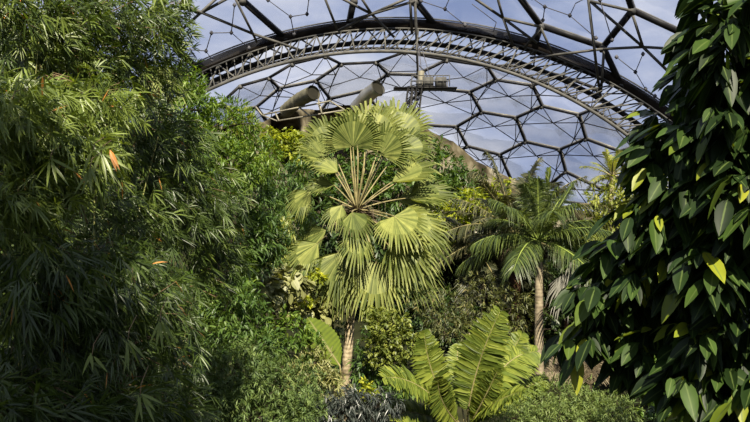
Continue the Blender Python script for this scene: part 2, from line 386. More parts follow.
# ---------------------------------------------------------------- domes
RS = 38.0; off = math.sqrt(RS ** 2 - R1 ** 2)
CF = np.array([x1, D + off, z1]); CN = np.array([x1, D - off, z1])
far = {
 'a': (416, 75), 'b': (447, 60), 'c': (487, 66), 'd': (495.5, 80), 'e': (470, 92.3), 'f': (425, 88),
 'g': (481.3, 112.3), 'h': (456.6, 127), 'i': (422.5, 125.5), 'j': (404, 107), 'k': (387.8, 74.2), 'l': (364, 91),
 'm': (376, 62.3), 'n': (341, 64), 'o': (316, 81), 'p': (330, 99), 'q': (516, 118), 'r': (542, 106.3), 's': (532.5, 85.6),
 't': (525.4, 142), 'u': (500, 155), 'w': (467, 146.4), 'x': (579, 115), 'y': (585.8, 139), 'z': (559.8, 149.6),
 'A': (565.5, 172), 'B': (545, 188), 'C': (511, 180), 'D': (619.9, 151.4), 'E': (643.8, 144), 'F': (650, 132), 'G': (606, 104), 'H': (595, 88), 'I': (562, 76),
 'J': (623.5, 174), 'K': (603, 190), 'L': (655, 185), 'Mm': (672, 165), 'N': (268.7, 78), 'O': (279.2, 88.5), 'Q': (256.4, 107.4),
 'R': (270, 125), 'S': (312, 122), 'T': (292, 64), 'U': (325, 56), 'V': (232, 112), 'W': (220, 104), 'X': (240, 86), 'Y': (368, 120), 'Z': (388, 122),
 'aa': (432, 148), 'bb': (448, 160), 'cc': (475, 175), 'dd': (490, 195), 'ee': (355, 128), 'ff': (200, 118), 'gg': (190, 132), 'hh': (225, 135),
 'ii': (240, 148), 'jj': (270, 148), 'kk': (405, 52), 'll': (440, 52), 'mm': (520, 66), 'nn': (550, 200), 'oo': (590, 205), 'pp': (640, 205), 'qq': (672, 195), 'rr': (525, 205)}
hexF = ['abcdef', 'fegwhi' if False else 'feghij', 'kafjZl', 'nmklpo', 'hgqtuw', 'gedsrq', 'qrxyzt', 'srxGHI', 'xGFEDy', 'yDJKAz', 'tzABCu',
        'NOonUT', 'OQRSpo', 'XNOQVW', ['D', 'E', 'Mm', 'L', 'J'], ['i', 'h', 'w', 'bb', 'aa'], ['w', 'u', 'C', 'dd', 'cc', 'bb'], ['p', 'l', 'Z', 'Y', 'ee', 'S'],
        ['V', 'Q', 'R', 'jj', 'ii', 'hh'], ['W', 'V', 'hh', 'gg', 'ff'], ['m', 'kk', 'b', 'a', 'k'], ['c', 'mm', 'I', 's', 'd'], ['A', 'K', 'oo', 'nn', 'B'], ['K', 'J', 'L', 'qq', 'pp', 'oo'], ['C', 'B', 'nn', 'rr', 'dd']]
near = {
 'a': (541, 26), 'b': (603, 47), 'c': (632.4, 10.2), 'd': (617, -35), 'e': (560, -55), 'f': (512, -13), 'g': (688, 36), 'h': (706, 82), 'i': (667, 113), 'j': (621, 85),
 'k': (415, 1), 'l': (437.5, 28), 'm': (533, 50), 'n': (470, -45), 'o': (354, 0), 'p': (349, 25), 'q': (400, -35), 'r': (370, -40),
 's': (242, 0), 't': (286, 39), 'u': (325, -40), 'v': (272, -42), 'w': (206, 76), 'x': (181, 53), 'y': (150, 15), 'z': (192, -28),
 'A': (740, 25), 'B': (735, -35), 'C': (685, -58), 'D': (760, 110), 'E': (715, 140), 'F': (125, 70), 'G': (165, 110), 'H': (90, 0), 'I': (110, -50), 'J': (60, 90), 'K': (120, 140), 'L': (850, 60), 'M': (850, -30), 'O': (790, -85), 'Q': (840, 150), 'R': (10, -15), 'S': (-20, 60), 'T': (40, -80)}
hexN = ['bacde' if False else 'abcdef', 'bcghij', 'klmafn', 'oplkqr', 'stpouv', 'xwtszy', 'ambj' if False else 'amjb', 'cgABCd', 'ghEDA', 'gh' if False else 'hiE',
        'yxwGF', 'yFJHIz', 'ABOML' if False else ['A', 'B', 'O', 'M', 'L'], ['A', 'D', 'Q', 'L'], ['H', 'J', 'S', 'R'], ['H', 'I', 'T', 'R']]
wn = 0
def dome(keypx, hexes, C, R, nm, tubeR, inner, fthick, matf):
    global wn
    K = {k: on_sphere(*p, C, R) for k, p in keypx.items()}
    edges = {}
    root = thing(nm, 'x', 'x', (0, 0, 0)); del root['label']; del root['category']; root['kind'] = 'structure'
    fr = MB(); rim = MB(); inn = MB(); joint = MB()
    mids = {}
    for h in hexes:
        pts = [K[q] for q in h]; n = len(h); cen = np.mean(pts, axis=0); nin = nrm(C - cen)
        size = np.mean([np.linalg.norm(p - cen) for p in pts])
        for q in range(n):
            e = tuple(sorted((h[q], h[(q + 1) % n])))
            if e not in edges:
                a, b = K[e[0]], K[e[1]]; edges[e] = 1
                fr.tube([a, b], tubeR, 8)
                mid = (a + b) / 2; mids[e] = mid + nrm(C - mid) * inner
        for q in range(n):          # pale clamping rail round each cushion
            a, b = pts[q], pts[(q + 1) % n]
            a2 = a + (cen - a) * .03 - nin * .12; b2 = b + (cen - b) * .03 - nin * .12
            rim.tube([a2, b2], fthick, 4)
        # pillow
        wn += 1; mbp = MB(); ns = 6; ringpts = []
        loop = []
        for q in range(n):
            a, b = pts[q], pts[(q + 1) % n]
            for s_ in range(ns): loop.append(a + (b - a) * s_ / ns)
        loop = np.array(loop); m_ = len(loop)
        for sgn in (1, -1):
            vv = [cen + nin * sgn * .16 * size]
            NRg = 6
            for r in range(1, NRg + 1):
                f = r / NRg; vv += list(cen + (loop - cen) * f * .985 + nin * sgn * .16 * size * (1 - f ** 2.2))
            ff = [[0, 1 + j, 1 + (j + 1) % m_] for j in range(m_)]
            mbp.add(vv, ff); base = mbp.n - len(vv)
            q4 = []
            for r in range(NRg - 1):
                for j in range(m_):
                    a = 1 + r * m_ + j; b = 1 + r * m_ + (j + 1) % m_; q4.append([a, a + m_, b + m_, b])
            q4 = np.array(q4) + base
            mbp.idx.append(q4.ravel()); mbp.tot.append(np.full(len(q4), 4)); mbp.mat.append(np.zeros(len(q4)))
        o = mbp.build('window_%d' % wn, M['foil'], origin=cen, smooth=True); o['kind'] = 'structure'
    # inner layer
    if inner > 0:
        for h in hexes:
            n = len(h); E = [tuple(sorted((h[q], h[(q + 1) % n]))) for q in range(n)]
            for q in range(n):
                inn.tube([mids[E[q]], mids[E[(q + 1) % n]]], tubeR * .34, 5)
                inn.tube([mids[E[q]], K[h[q]]], tubeR * .30, 5); inn.tube([mids[E[q]], K[h[(q + 1) % n]]], tubeR * .30, 5)
    for k, p in K.items():
        nn_ = nrm(C - p); joint.tube([p - nn_ * .1, p + nn_ * .35], tubeR * 1.15, 8)
    fr.build('frame', matf, root, smooth=True); rim.build('rail', M['alu'], root); joint.build('node', M['steel'], root)
    if inner > 0: inn.build('inner_strut', M['steel_dark'], root)
    return root, K
dome(far, hexF, CF, RS, 'ceiling_far', .17, 1.9, .11, M['steel_dark'])
nroot, KN = dome(near, hexN, CN, RS, 'ceiling_near', .20, 0, .11, M['steel_dark'])
# inner struts of the near dome, at their joints 1.6 m below the skin
segs = [(236, 0, 257, 42), (217, -2, 176, 35), (232, -4, 199, 14), (181, 4, 253.5, 34), (253.5, 34, 300, 50), (200, 14, 181, 4), (324, -4, 337, 29), (341, -2, 371.6, 14), (360, -4, 371.6, 14),
        (371.6, 14, 394, 37), (371.6, 14, 338, 31), (371.6, 14, 408, -2), (349, 21, 415, 1), (410, -2, 412, 34), (474, -2, 503, 18), (503, 18, 537, 43), (497, -4, 503, 18), (503, 18, 513, 45),
        (503, 18, 541, 27), (541, 28, 524, 48), (541, 28, 553, 55), (588, -3, 600, 95), (590, 1, 643, 47), (643, 47, 677, 80), (590, 1, 632, 11), (530, 58, 603, 49), (603, 49, 643, 47), (643, 47, 694, 50),
        (633, 16, 643, 47), (684, -4, 696, 40), (692, -3, 760, 30), (604, 50, 601, 92), (415, 2, 418, 74)]
mb = MB()
for (a, b, c, d) in segs:
    mb.tube([on_sphere(a, b, CN, RS - .9), on_sphere(c, d, CN, RS - .9)], .085, 6)
for t_ in ('s t', 'a b', 'b j', 'p o', 'l k', 'w x', 'c g'):
    pass
o = mb.build('inner_strut', M['steel'], nroot)
wires = [[(307, 14), (290.5, 16.7), (294, 34)], [(307, 14), (309, -2)], [(290.5, 16.7), (268, 0)], [(211.4, 33), (231.3, 32.6), (234.5, 5)], [(231.3, 32.6), (249, 48)], [(211.4, 33), (206, 51), (181, 49)], [(206, 51), (212, 60)],
         [(421, 1), (445, 9), (465, 25), (493.5, 31.3), (496.3, 22.4), (472, 4)], [(445, 9), (450, -3)], [(532, -2), (544.8, 6.8), (569.8, 15.5), (575.5, 3.4), (586, -2)], [(544.8, 6.8), (543, 20)], [(569.8, 15.5), (596, 38)],
         [(643, 54), (635.4, 72), (616.5, 57)], [(635.4, 72), (645.4, 89), (655, 96)], [(600, 0), (612, 40)], [(671, 73), (688, 60)]]
mb = MB(); sb = MB()
for w in wires:
    pts = [on_sphere(a, b, CN, RS - 1.2) for a, b in w]
    for a, b in zip(pts[:-1], pts[1:]): mb.tube([a, b], .03, 4)
    for p_ in pts[:3]: sb.tube([p_ - [0, 0, .13], p_, p_ + [0, 0, .13]], [.04, .13, .04], 8)
mb.build('cable', M['cable'], nroot); sb.build('cable_joint', M['cable'], nroot)

# steel tubes along the rim of the rock where the dome lands
t = thing('edge_truss', 'thin white tubes of the dome footing along the rock rim left of the ducts', 'truss', P(290, 115, 39))
for s_ in ([(262, 115), (330, 101)], [(277, 121), (345, 110)], [(262, 115), (277, 121)], [(275, 112), (279, 121)], [(300, 108), (310, 116)], [(318, 103), (322, 114)], [(256, 107), (262, 115)], [(330, 101), (345, 110)], [(318, 98), (322, 114)]):
    MB().tube([P(*s_[0], 38.6), P(*s_[1], 38.2)], .045, 6).build('tube', M['alu'], t)

# ducts
def duct(a, b, r, Ya, Yb, mat, label, ribs):
    A_, B_ = P(*a, Ya), P(*b, Yb); t = thing('air_duct', label, 'duct', A_)
    ax = nrm(B_ - A_); n = 24; f = np.linspace(0, 1, n)
    pts = A_ + (B_ - A_) * f[:, None] + np.array([0, 0, .12]) * np.sin(f * PI)[:, None]
    rad = r * (1 + (.035 * np.cos(f * ribs * 2 * PI)))
    MB().tube(pts, rad, 20).build('pipe', M[mat], t, smooth=True)
    m_ = MB(); m_.tube([B_ - ax * .12, B_ + ax * .02], r * 1.1, 20); m_.tube([B_ + ax * .02, B_ - ax * .1], r * .93, 20); m_.build('rim', M[mat], t, smooth=True)
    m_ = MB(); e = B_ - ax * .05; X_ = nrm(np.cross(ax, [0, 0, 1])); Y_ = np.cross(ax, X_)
    an = np.arange(20) / 20 * 2 * PI; m_.add(e + r * 1.0 * (np.cos(an)[:, None] * X_ + np.sin(an)[:, None] * Y_), [list(range(20))]); m_.build('mouth_shade_disc', M['mouth_shade'], t)  # dark disc closes the mouth; its colour stands in for shade inside the duct
duct((286, 111), (313, 93), .38, 40.0, 37.4, 'duct_cloth', 'ribbed cream air duct with a round dark mouth beside the rock rim', 7)
duct((357, 108), (378, 88), .40, 39.5, 38.0, 'duct', 'shiny metal air duct poking up just behind the fan palm', 2)

# hollow behind the ducts
for (a, b, c, d) in ((272, 106, 302, 118), (330, 97, 362, 108)):
    pass

# lookout platform on lattice legs
Yp = 40.0; s = Yp / F
base = P(408, 126, Yp); t = thing('lookout_platform', 'small railed platform on lattice legs hanging under the arch above the rock', 'platform', base)
dk = P(425, 89, Yp)
MB().box(dk, (32 * s, .35, .03)).build('deck', M['steel_dark'], t)
m_ = MB()
for q in np.linspace(-14, 24, 7):
    for yy in (-.6, .6): m_.tube([dk + [q * s, yy, 0], dk + [q * s, yy, .6]], .025, 5)
for yy in (-.6, .6):
    for zz in (.3, .6): m_.tube([dk + [-14 * s, yy, zz], dk + [24 * s, yy, zz]], .03, 5)
m_.build('railing', M['steel'], t)
m_ = MB(); m_.box(dk + [16 * s, 0, .32], (.3, .3, .28)); m_.box(dk + [3 * s, .1, .35], (.3, .3, .3)); m_.box(dk + [-6 * s, 0, .25], (.16, .2, .22)); m_.build('machinery', M['steel'], t)
MB().tube([dk + [-4 * s, 0, .0], dk + [-4 * s, 0, 1.0]], [.14, .2], 12).build('drum', M['alu'], t)
for (xa, xb) in ((-15, -24), (-4, -14), (-10, -19)):
    for yy in (-.3, .3):
        a = dk + [xa * s * .8 - .3, yy, 0]; b = P(425 + xb, 128, Yp) + [0, yy, -1.0]
        m_ = MB(); m_.tube([a, b], .055, 6)
        w_ = np.array([.28, 0, 0]); m_.tube([a + w_, b + w_], .045, 6)
        for q in range(9):
            p_ = a + (b - a) * q / 9; r_ = a + (b - a) * (q + 1) / 9
            m_.tube([p_ + (w_ if q % 2 else 0), r_ + (0 if q % 2 else w_)], .03, 5)
        m_.build('leg', M['steel_dark'], t)
m_ = MB()
for xx in (-6, -2, 8): m_.tube([dk + [xx * s, 0, .1], P(419 + xx * .2, 44, D - 1.5)], .025, 5)
m_.build('hanger', M['cable'], t)

# =================================================================== HERO FAN PALM
YP = 18.0
def dep(px, py, dy): return P(px, py, YP + dy)
base = dep(343, 425, 0); base[2] = ground(base[0], base[1])
fp = thing('fan_palm', 'tall fan palm with pale pleated leaves and a slim pale trunk in the centre', 'palm', base)
tp = [base - [0, 0, .2], dep(345, 395, 0), dep(348, 350, 0), dep(352, 300, 0), dep(356, 255, 0), dep(357, 222, 0)]
tp = np.array(tp); ff = np.linspace(0, 5, 60); tpi = np.stack([np.interp(ff, range(6), tp[:, c]) for c in range(3)], -1)
MB().tube(tpi, np.interp(ff, [0, 5], [.13, .095]) * (1 + .04 * np.sin(ff * 22)), 14).build('trunk', M['trunk'], fp, smooth=True)
crown = dep(357, 210, 0)
mb = MB()      # old leaf bases and fibres
n = 360; dd = nrm(rs.randn(n, 3) * [1, 1, .8] + [0, 0, .1]); leaves(mb, crown + dd * .08 - [0, 0, .15], dd, nrm(rdir(n) + [0, 0, 1]), .3 + .35 * rs.rand(n), .045, 'lance', .3, .4)
mb.build('leaf_bases', M['dead'], fp)
mb = MB()
for q in range(9):
    a = rs.uniform(0, 2 * PI); e = crown + np.array([math.cos(a) * .7, math.sin(a) * .6, -.1 + .3 * rs.rand()])
    mid = (crown + e) / 2 + [0, 0, .15]; mb.tube([crown, mid, e, e + [0, 0, -.35]], [.015, .012, .008, .004], 4)
mb.build('flower_stalk', M['dead'], fp)

def fan(hub, tip, normal, width=105, nseg=34, split=.6, cup=.15, droop=.10, hubdy=0., parent=fp, mat='fan', start=None, petr=.022, tipv=None, sag=.0):
    u = tip - hub; R = np.linalg.norm(u); u = u / R
    nv = nrm(normal - (normal @ u) * u); w = np.cross(nv, u)
    th = np.radians(np.linspace(-width, width, nseg * 2 + 1)); m_ = MB()
    rings = [.03, .22, .42, split]; V = []
    base_v = rs.uniform(.25, .75)
    lenf = (1.08 - .42 * (np.abs(th) / th.max()) ** 2)
    for r in rings:
        pl = np.where(np.arange(len(th)) % 2 == 0, 1, -1) * .045 * (r ** .8) * R 
        rr = R * r * lenf
        V.append(hub + u * (rr * np.cos(th))[:, None] + w * (rr * np.sin(th))[:, None] + nv * (pl + cup * R * (r ** 2) * np.abs(np.sin(th)) * .9 )[:, None] - np.array([0, 0, 1]) * (droop * rr * r)[:, None])
    k = len(th); V = np.array(V); i = (np.arange(len(rings) - 1)[:, None] * k + np.arange(k - 1)[None]).ravel()
    va = np.tile(np.clip(base_v + .16 * np.where(np.arange(k) % 2 == 0, 1, -1) + np.append(np.repeat(rs.randn(nseg) * .22, 2), 0), 0, 1), len(rings))  # pleat shading put into the tone: ridges lighter, folds darker, plus random per segment
    m_.add(V.reshape(-1, 3), np.stack([i, i + 1, i + k + 1, i + k], -1), 0, va)
    # split tips: each segment narrows to a point past the join
    for s_ in range(nseg):
        a, c, b = V[-1][2 * s_], V[-1][2 * s_ + 1], V[-1][2 * s_ + 2]
        thc = th[2 * s_ + 1] + rs.randn() * .02; ln = R * lenf[2 * s_ + 1] * (1 + rs.randn() * .05)
        dr = np.array([0, 0, 1])
        def pt(f, ex): return hub + u * ln * f * math.cos(thc) + w * ln * f * math.sin(thc) + nv * cup * R * f * f * abs(math.sin(thc)) * .9 - dr * (droop * ln * f * f + ex * ln)
        m1_ = pt(.85, .03 + sag * .3); tipp = pt(1.0, .10 + sag + .05 * rs.rand())
        hw = np.linalg.norm(b - a) * .36; sd = nrm(b - a)
        m_.add([a, c, b, m1_ - sd * hw, m1_ - nv * hw * .5, m1_ + sd * hw, tipp], [[0, 1, 4, 3], [1, 2, 5, 4], [3, 4, 6, 6], [4, 5, 6, 6]][:2], 0, np.clip(base_v + rs.randn() * .2 + np.array([.2, -.3, .2, .15, -.3, .15, .2]), 0, 1))  # tip centre darker: shade of the fold put into the tone
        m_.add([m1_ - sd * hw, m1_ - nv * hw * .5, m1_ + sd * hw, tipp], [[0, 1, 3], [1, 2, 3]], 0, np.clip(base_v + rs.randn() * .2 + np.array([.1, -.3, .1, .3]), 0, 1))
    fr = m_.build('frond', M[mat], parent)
    st = crown if start is None else start
    midp = (st + hub) / 2 + np.array([0, 0, .06 * np.linalg.norm(hub - st)])
    qq = np.linspace(0, 1, 8)[:, None]
    bez = st * (1 - qq) ** 2 + 2 * midp * qq * (1 - qq) + hub * qq ** 2
    pb = MB(); pb.tube(bez, np.linspace(petr * 1.5, petr * .8, 8), 6)
    pb.tube([hub, hub + u * R * .22], [petr * .6, petr * .2], 5)
    pb.build('petiole', M['petiole'], fr)
    return fr
CAMN = np.array([0, -1.0, .25])
# (hub px, hub py, tip px, tip py, hub dy, tip dy, width deg, normal)
FN = [
 (394, 140, 406, 96, .9, 1.3, 95, (0, -1, .2)), (370, 142, 372, 96, .8, 1.1, 95, (0, -1, .3)), (332, 150, 318, 112, .5, .6, 90, (.2, -1, .3)),
 (353, 147, 352, 106, .1, .0, 118, (0, -1, .15)), (381, 155, 400, 122, .3, .2, 105, (-.1, -1, .2)), (326, 160, 300, 136, .3, .2, 80, (.4, -1, .5)),
 (338, 172, 312, 160, -.2, -.2, 70, (.2, -.8, .8)), (400, 150, 433, 138, .6, .7, 85, (-.2, -1, .4)),
 (392, 182, 438, 158, .2, .1, 48, (-.2, -.8, .7)), (408, 198, 456, 188, .3, .3, 70, (-.1, -.7, .9)), (398, 200, 440, 205, .8, .9, 75, (0, -.6, 1)),
 (400, 218, 446, 236, -.4, -.7, 70, (.1, -.8, .8)), (394, 216, 418, 240, -.9, -1.5, 100, (0, -.9, .6)), (396, 240, 424, 276, -.6, -1.0, 80, (.2, -1, .4)),
 (398, 258, 436, 284, .1, .2, 70, (.3, -1, .3)), (376, 262, 374, 308, -.7, -.9, 100, (0, -1, .35)), 
 (360, 235, 352, 262, -1.0, -1.5, 62, (0, -1, .5)), (343, 252, 322, 292, -.6, -.8, 66, (-.2, -1, .4)), (346, 270, 330, 304, -.5, -.7, 72, (-.2, -1, .3)),
 (318, 243, 290, 270, -.1, -.2, 72, (-.4, -1, .5)), (326, 230, 300, 246, .5, .6, 70, (-.3, -.9, .6)), (310, 190, 292, 214, .2, .2, 70, (-.4, -1, .5)),
 (334, 185, 304, 186, .0, -.1, 62, (-.2, -.8, .9)), (352, 212, 362, 238, -.9, -1.4, 62, (0, -1, .6)), (408, 225, 440, 262, .4, .6, 75, (.3, -1, .4)),
 (420, 170, 432, 176, .9, 1.0, 80, (0, -1, .4)), (342, 205, 330, 225, -.5, -.8, 55, (-.1, -1, .5)),
]
for (hx, hy, tx, ty, h1, h2, wd, nn_) in FN:
    low = max(0, (ty - 190) / 120)
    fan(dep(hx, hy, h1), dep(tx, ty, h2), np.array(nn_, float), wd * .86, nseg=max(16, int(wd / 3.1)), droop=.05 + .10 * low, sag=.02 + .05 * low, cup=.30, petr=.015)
# upright new spears
for q, (a, b) in enumerate([((352, 170), (350, 140)), ((364, 165), (366, 138)), ((371, 172), (378, 150)), ((358, 160), (357, 130))]):
    m_ = MB(); p0 = crown; p1 = dep(*a, .1); p2 = dep(*b, .1); m_.tube([p0, p1, p2], [.03, .022, .008], 6); m_.build('spear_leaf', M['petiole'], fp)

# =================================================================== FEATHER PALMS
def bez3(a, b, c, n=26):
    q = np.linspace(0, 1, n)[:, None]; a, b, c = map(np.asarray, (a, b, c))
    return a * (1 - q) ** 2 + 2 * b * q * (1 - q) + c * q ** 2
def feather(curve, Lf, Wf, per, parent, mat, nm='frond', rr=.02, droop=.35, vee=.5, start=.12, ang=.75, tm='lance', fold=.3, rmat='petiole', vmul=1., taper=.45, upv=None):
    m_ = MB(); n = len(curve); t = nrm(np.gradient(curve, axis=0))
    q = np.linspace(start, .995, per); x = q * (n - 1)
    pos = np.stack([np.interp(x, range(n), curve[:, c]) for c in range(3)], -1)
    tt = nrm(np.stack([np.interp(x, range(n), t[:, c]) for c in range(3)], -1))
    up = np.array([0, 0, 1.0]) if upv is None else np.asarray(upv, float)
    sd = nrm(np.cross(tt, up + tt * .001)); nv = np.cross(sd, tt)
    prof = np.sin(np.clip((q - start) / (1 - start), 0, 1) * PI * .93 + .16) ** .55; prof = np.maximum(prof, taper * .4)
    for s_ in (-1, 1):
        d = nrm(sd * s_ + tt * (ang * (.6 + .9 * q))[:, None] + nv * vee * .4 + rs.randn(per, 3) * .07)
        leaves(m_, pos, d, nrm(nv + rs.randn(per, 3) * .15), Lf * prof * (1 + .08 * rs.randn(per)), Wf, tm, fold, droop * (1 + .3 * rs.randn(per)), np.clip((.2 + .8 * rs.rand(per)) * vmul, 0, 1))
    m_.tube(curve, np.linspace(rr * 1.5, rr * .3, n), 6, mat=1)
    return m_.build(nm, [M[mat], M[rmat]], parent)
def crown_fronds(c, n, Lr, Lf, Wf, per, parent, mat, e0=80, e1=-25, seed=1, droop=.5, rr=.025, bend=.8, rmat='petiole', vmul=1., pw=1.25, ldroop=.4):
    r_ = np.random.RandomState(seed)
    for q in range(n):
        az = q * 2.39996 + r_.rand() * .5; el = math.radians(e0 + (e1 - e0) * (q / max(1, n - 1)) ** pw + r_.randn() * 5)
        Lq = Lr * (.85 + .3 * r_.rand())
        d0 = np.array([math.cos(az) * math.cos(el), math.sin(az) * math.cos(el), math.sin(el)])
        p0 = c + d0 * .05; p1 = c + d0 * Lq * .55; p2 = c + d0 * Lq * .95 + np.array([0, 0, -bend * Lq * .5 * (1.1 - .5 * abs(math.sin(el)))])
        feather(bez3(p0, p1, p2), Lf, Wf, per, parent, mat, rr=rr, droop=ldroop, rmat=rmat, vmul=vmul)
def feather_palm(label, px, pytop, pybase, Y, tw, n, Lr, mat, tmat, seed, wood='trunk', lean=0, Lf=.55, Wf=.045, per=46, e0=82, e1=-25, shaft=True, bend=.8, vmul=1., ldroop=.4, group=None, name='feather_palm', rmat='petiole'):
    top = P(px, pytop, Y); base = P(px + lean, pybase, Y); base[2] = ground(base[0], base[1])
    t = thing(name, label, 'palm', base, group)
    q = np.linspace(0, 1, 40)[:, None]; pts = base - [0, 0, .2] + (top - base + [0, 0, .2]) * q
    MB().tube(pts, np.linspace(tw * 1.15, tw * .9, 40) * (1 + .03 * np.sin(np.arange(40) * 2.1)), 14).build('trunk', M[tmat], t, smooth=True)
    c = top
    if shaft:
        c = top + [0, 0, .75]; f = np.linspace(0, 1, 10)
        MB().tube(top + np.array([0, 0, .8]) * f[:, None], tw * np.interp(f, [0, .15, .5, 1], [.9, 1.15, .9, .5]), 14).build('crownshaft', M['shaft'], t, smooth=True)
    crown_fronds(c, n, Lr, Lf, Wf, per, t, mat, e0, e1, seed, bend=bend, vmul=vmul, ldroop=ldroop, rmat=rmat)
    return t, c
tA, cA = feather_palm('feather palm with a straight pale ringed trunk right of centre', 539, 262, 384, 26, .15, 24, 2.9, 'feather', 'trunk2', 3, Lf=.78, Wf=.036, per=84, e0=88, e1=-2, rmat='shaft', ldroop=.8)
tB, cB = feather_palm('taller shaggy feather palm with reddish fibrous trunk close behind the ringed palm', 515, 236, 360, 30, .24, 20, 3.9, 'feather_dark', 'shaggy', 5, Lf=.8, Wf=.055, per=70, e0=78, e1=-15, shaft=False, bend=.75, vmul=1.1)
tC, cC = feather_palm('dark drooping feather palm between the fan palm and the ringed palm', 474, 252, 350, 31, .26, 22, 3.3, 'feather_dark', 'shaggy', 9, Lf=.8, Wf=.055, per=64, e0=55, e1=-45, shaft=False, bend=1.0, vmul=.9)
for (a, b, d1, d2) in (((488, 168), (470, 172), .4, .2), ((498, 160), (486, 152), .2, 0), ((530, 170), (540, 158), .3, .5), ((545, 190), (586, 176), .3, .4), ((552, 196), (606, 206), -.4, -.8), ((480, 200), (448, 198), -.3, -.6), ((484, 214), (446, 232), -.5, -1.0)):
    feather(bez3(cB, P(*a, 30 + d1), P(*b, 30 + d2)), .75, .05, 70, tB, 'feather_dark', rr=.03, droop=.9, rmat='petiole', start=.1)
for (a, b, d1, d2) in (((548, 205), (549, 168), -.2, -.1), ((536, 200), (528, 172), .3, .4), ((560, 205), (574, 182), .2, .4)):
    feather(bez3(cA, P(*a, 26 + d1), P(*b, 26 + d2)), .5, .036, 80, tA, 'broad' if b[0] == 549 else 'feather', rr=.02, droop=.2, ang=1.1, rmat='shaft', start=.1)
# shaggy skirts of dead leaves
for (tt_, cc_, sc2) in ((tC, cC, 1.5), (tB, cB, .6)):
    n = 420; a = rs.rand(n) * 2 * PI; z = -rs.rand(n) * sc2 * 1.3
    p_ = cc_ + np.stack([np.cos(a) * (.3 + .25 * rs.rand(n)), np.sin(a) * (.3 + .25 * rs.rand(n)), z], -1)
    mb = MB(); leaves(mb, p_, nrm(np.stack([np.cos(a) * .35, np.sin(a) * .35, -np.ones(n)], -1)), nrm(np.stack([np.cos(a), np.sin(a), .3 + 0 * a], -1)), .7, .06, 'lance', .2, .05)
    mb.build('dead_skirt', M['dead'], tt_)
feather_palm('distant feathery palm crown poking up behind the yellow-green tree at the right', 612, 176, 330, 33, .12, 15, 1.5, 'yellowgreen', 'trunk2', 12, Lf=.42, Wf=.035, per=36, e0=80, e1=-10, shaft=False, bend=.6, name='slender_palm')

# =================================================================== CYCAD-LIKE PALM, bottom centre
YB = 14.5
def Bp(x, y, d=0): return P(x, y, YB + d)
bs = Bp(466, 440); bs[2] = ground(bs[0], bs[1])
bp = thing('broad_frond_palm', 'trunkless palm with broad bright green upright fronds at the bottom centre', 'palm', bs)
MB().tube([bs - [0, 0, .2], bs + [0, 0, .9], Bp(466, 432)], [.22, .2, .12], 12).build('stem', M['shaggy'], bp)
b0 = Bp(466, 432)
for (m1, m2, t1, t2, dm, dt, Lp, wf, upv) in [
    (470, 372, 500, 312, -.3, -.5, 25, .085, (-.3, -1, .3)), (428, 385, 424, 332, -.2, -.4, 19, .085, (.3, -1, .3)), (420, 372, 384, 378, -.5, -1.0, 24, .08, (0, -.6, 1)),
    (500, 350, 536, 352, .4, .6, 25, .08, (-.2, -.8, .8)), (486, 400, 522, 392, -.8, -1.3, 20, .08, (0, -.6, 1)),
    (436, 405, 438, 378, -.9, -1.2, 15, .08, (.3, -1, .3)), (484, 400, 498, 370, -.6, -.8, 13, .08, (-.4, -1, .3)), (500, 372, 522, 334, .6, .7, 19, .08, (-.4, -1, .3)),
    (400, 400, 396, 420, -.3, -.6, 20, .07, (.1, -.7, 1)), (505, 390, 548, 380, .3, .6, 18, .07, (0, -.5, 1)), (455, 365, 458, 345, .9, 1.1, 13, .06, (0, -1, .2))]:
    c = bez3(b0, Bp(m1, m2, dm), Bp(t1, t2, dt), 30)
    feather(c, Lp * YB / F * 1.05, wf * 1.15, 80, bp, 'broad', rr=.014, droop=.16, vee=.3, start=.2, ang=.28, tm='lance_long', fold=.3, upv=upv, taper=.9)

# undivided paddle leaf by the trunk
YL = 15.6; bs = P(340, 392, YL); bs[2] = ground(bs[0], bs[1])
lp = thing('paddle_leaf_palm', 'single large pleated bright green leaf beside the fan palm trunk', 'palm', bs)
mb = MB(); c0 = P(340, 366, YL); tipL = P(308, 318, YL + .35); u = tipL - c0; R_ = np.linalg.norm(u); u = u / R_
nv = nrm(np.array([.15, -1, .55]) - (np.array([.15, -1, .55]) @ u) * u); w = np.cross(nv, u); n = 26
for s_ in (-1, 1):
    V = []
    for q in range(n):
        f = q / (n - 1); hw = .27 * R_ * math.sin(PI * min(1, f * .86 + .12)) ** .7
        for j in range(4):
            g = j / 3; V.append(c0 + u * R_ * (f + .16 * g * (1 - f)) + w * s_ * hw * g * (1 + .04 * (q % 2)) + nv * (.10 * hw * g + (.02 if q % 2 else -.02) * g) - np.array([0, 0, .10 * hw * g * g]))
    i = (np.arange(n - 1)[:, None] * 4 + np.arange(3)[None]).ravel()
    mb.add(V, np.stack([i, i + 1, i + 5, i + 4], -1), 0, np.repeat(.3 + .4 * (np.arange(n) % 2), 4), np.tile([0, .4, .7, 1], n))
mb.build('blade', M['paddle'], lp)
MB().tube([bs - [0, 0, .1], P(342, 385, YL), c0, c0 + u * R_ * .9], [.03, .025, .018, .004], 6).build('petiole', M['petiole'], lp)

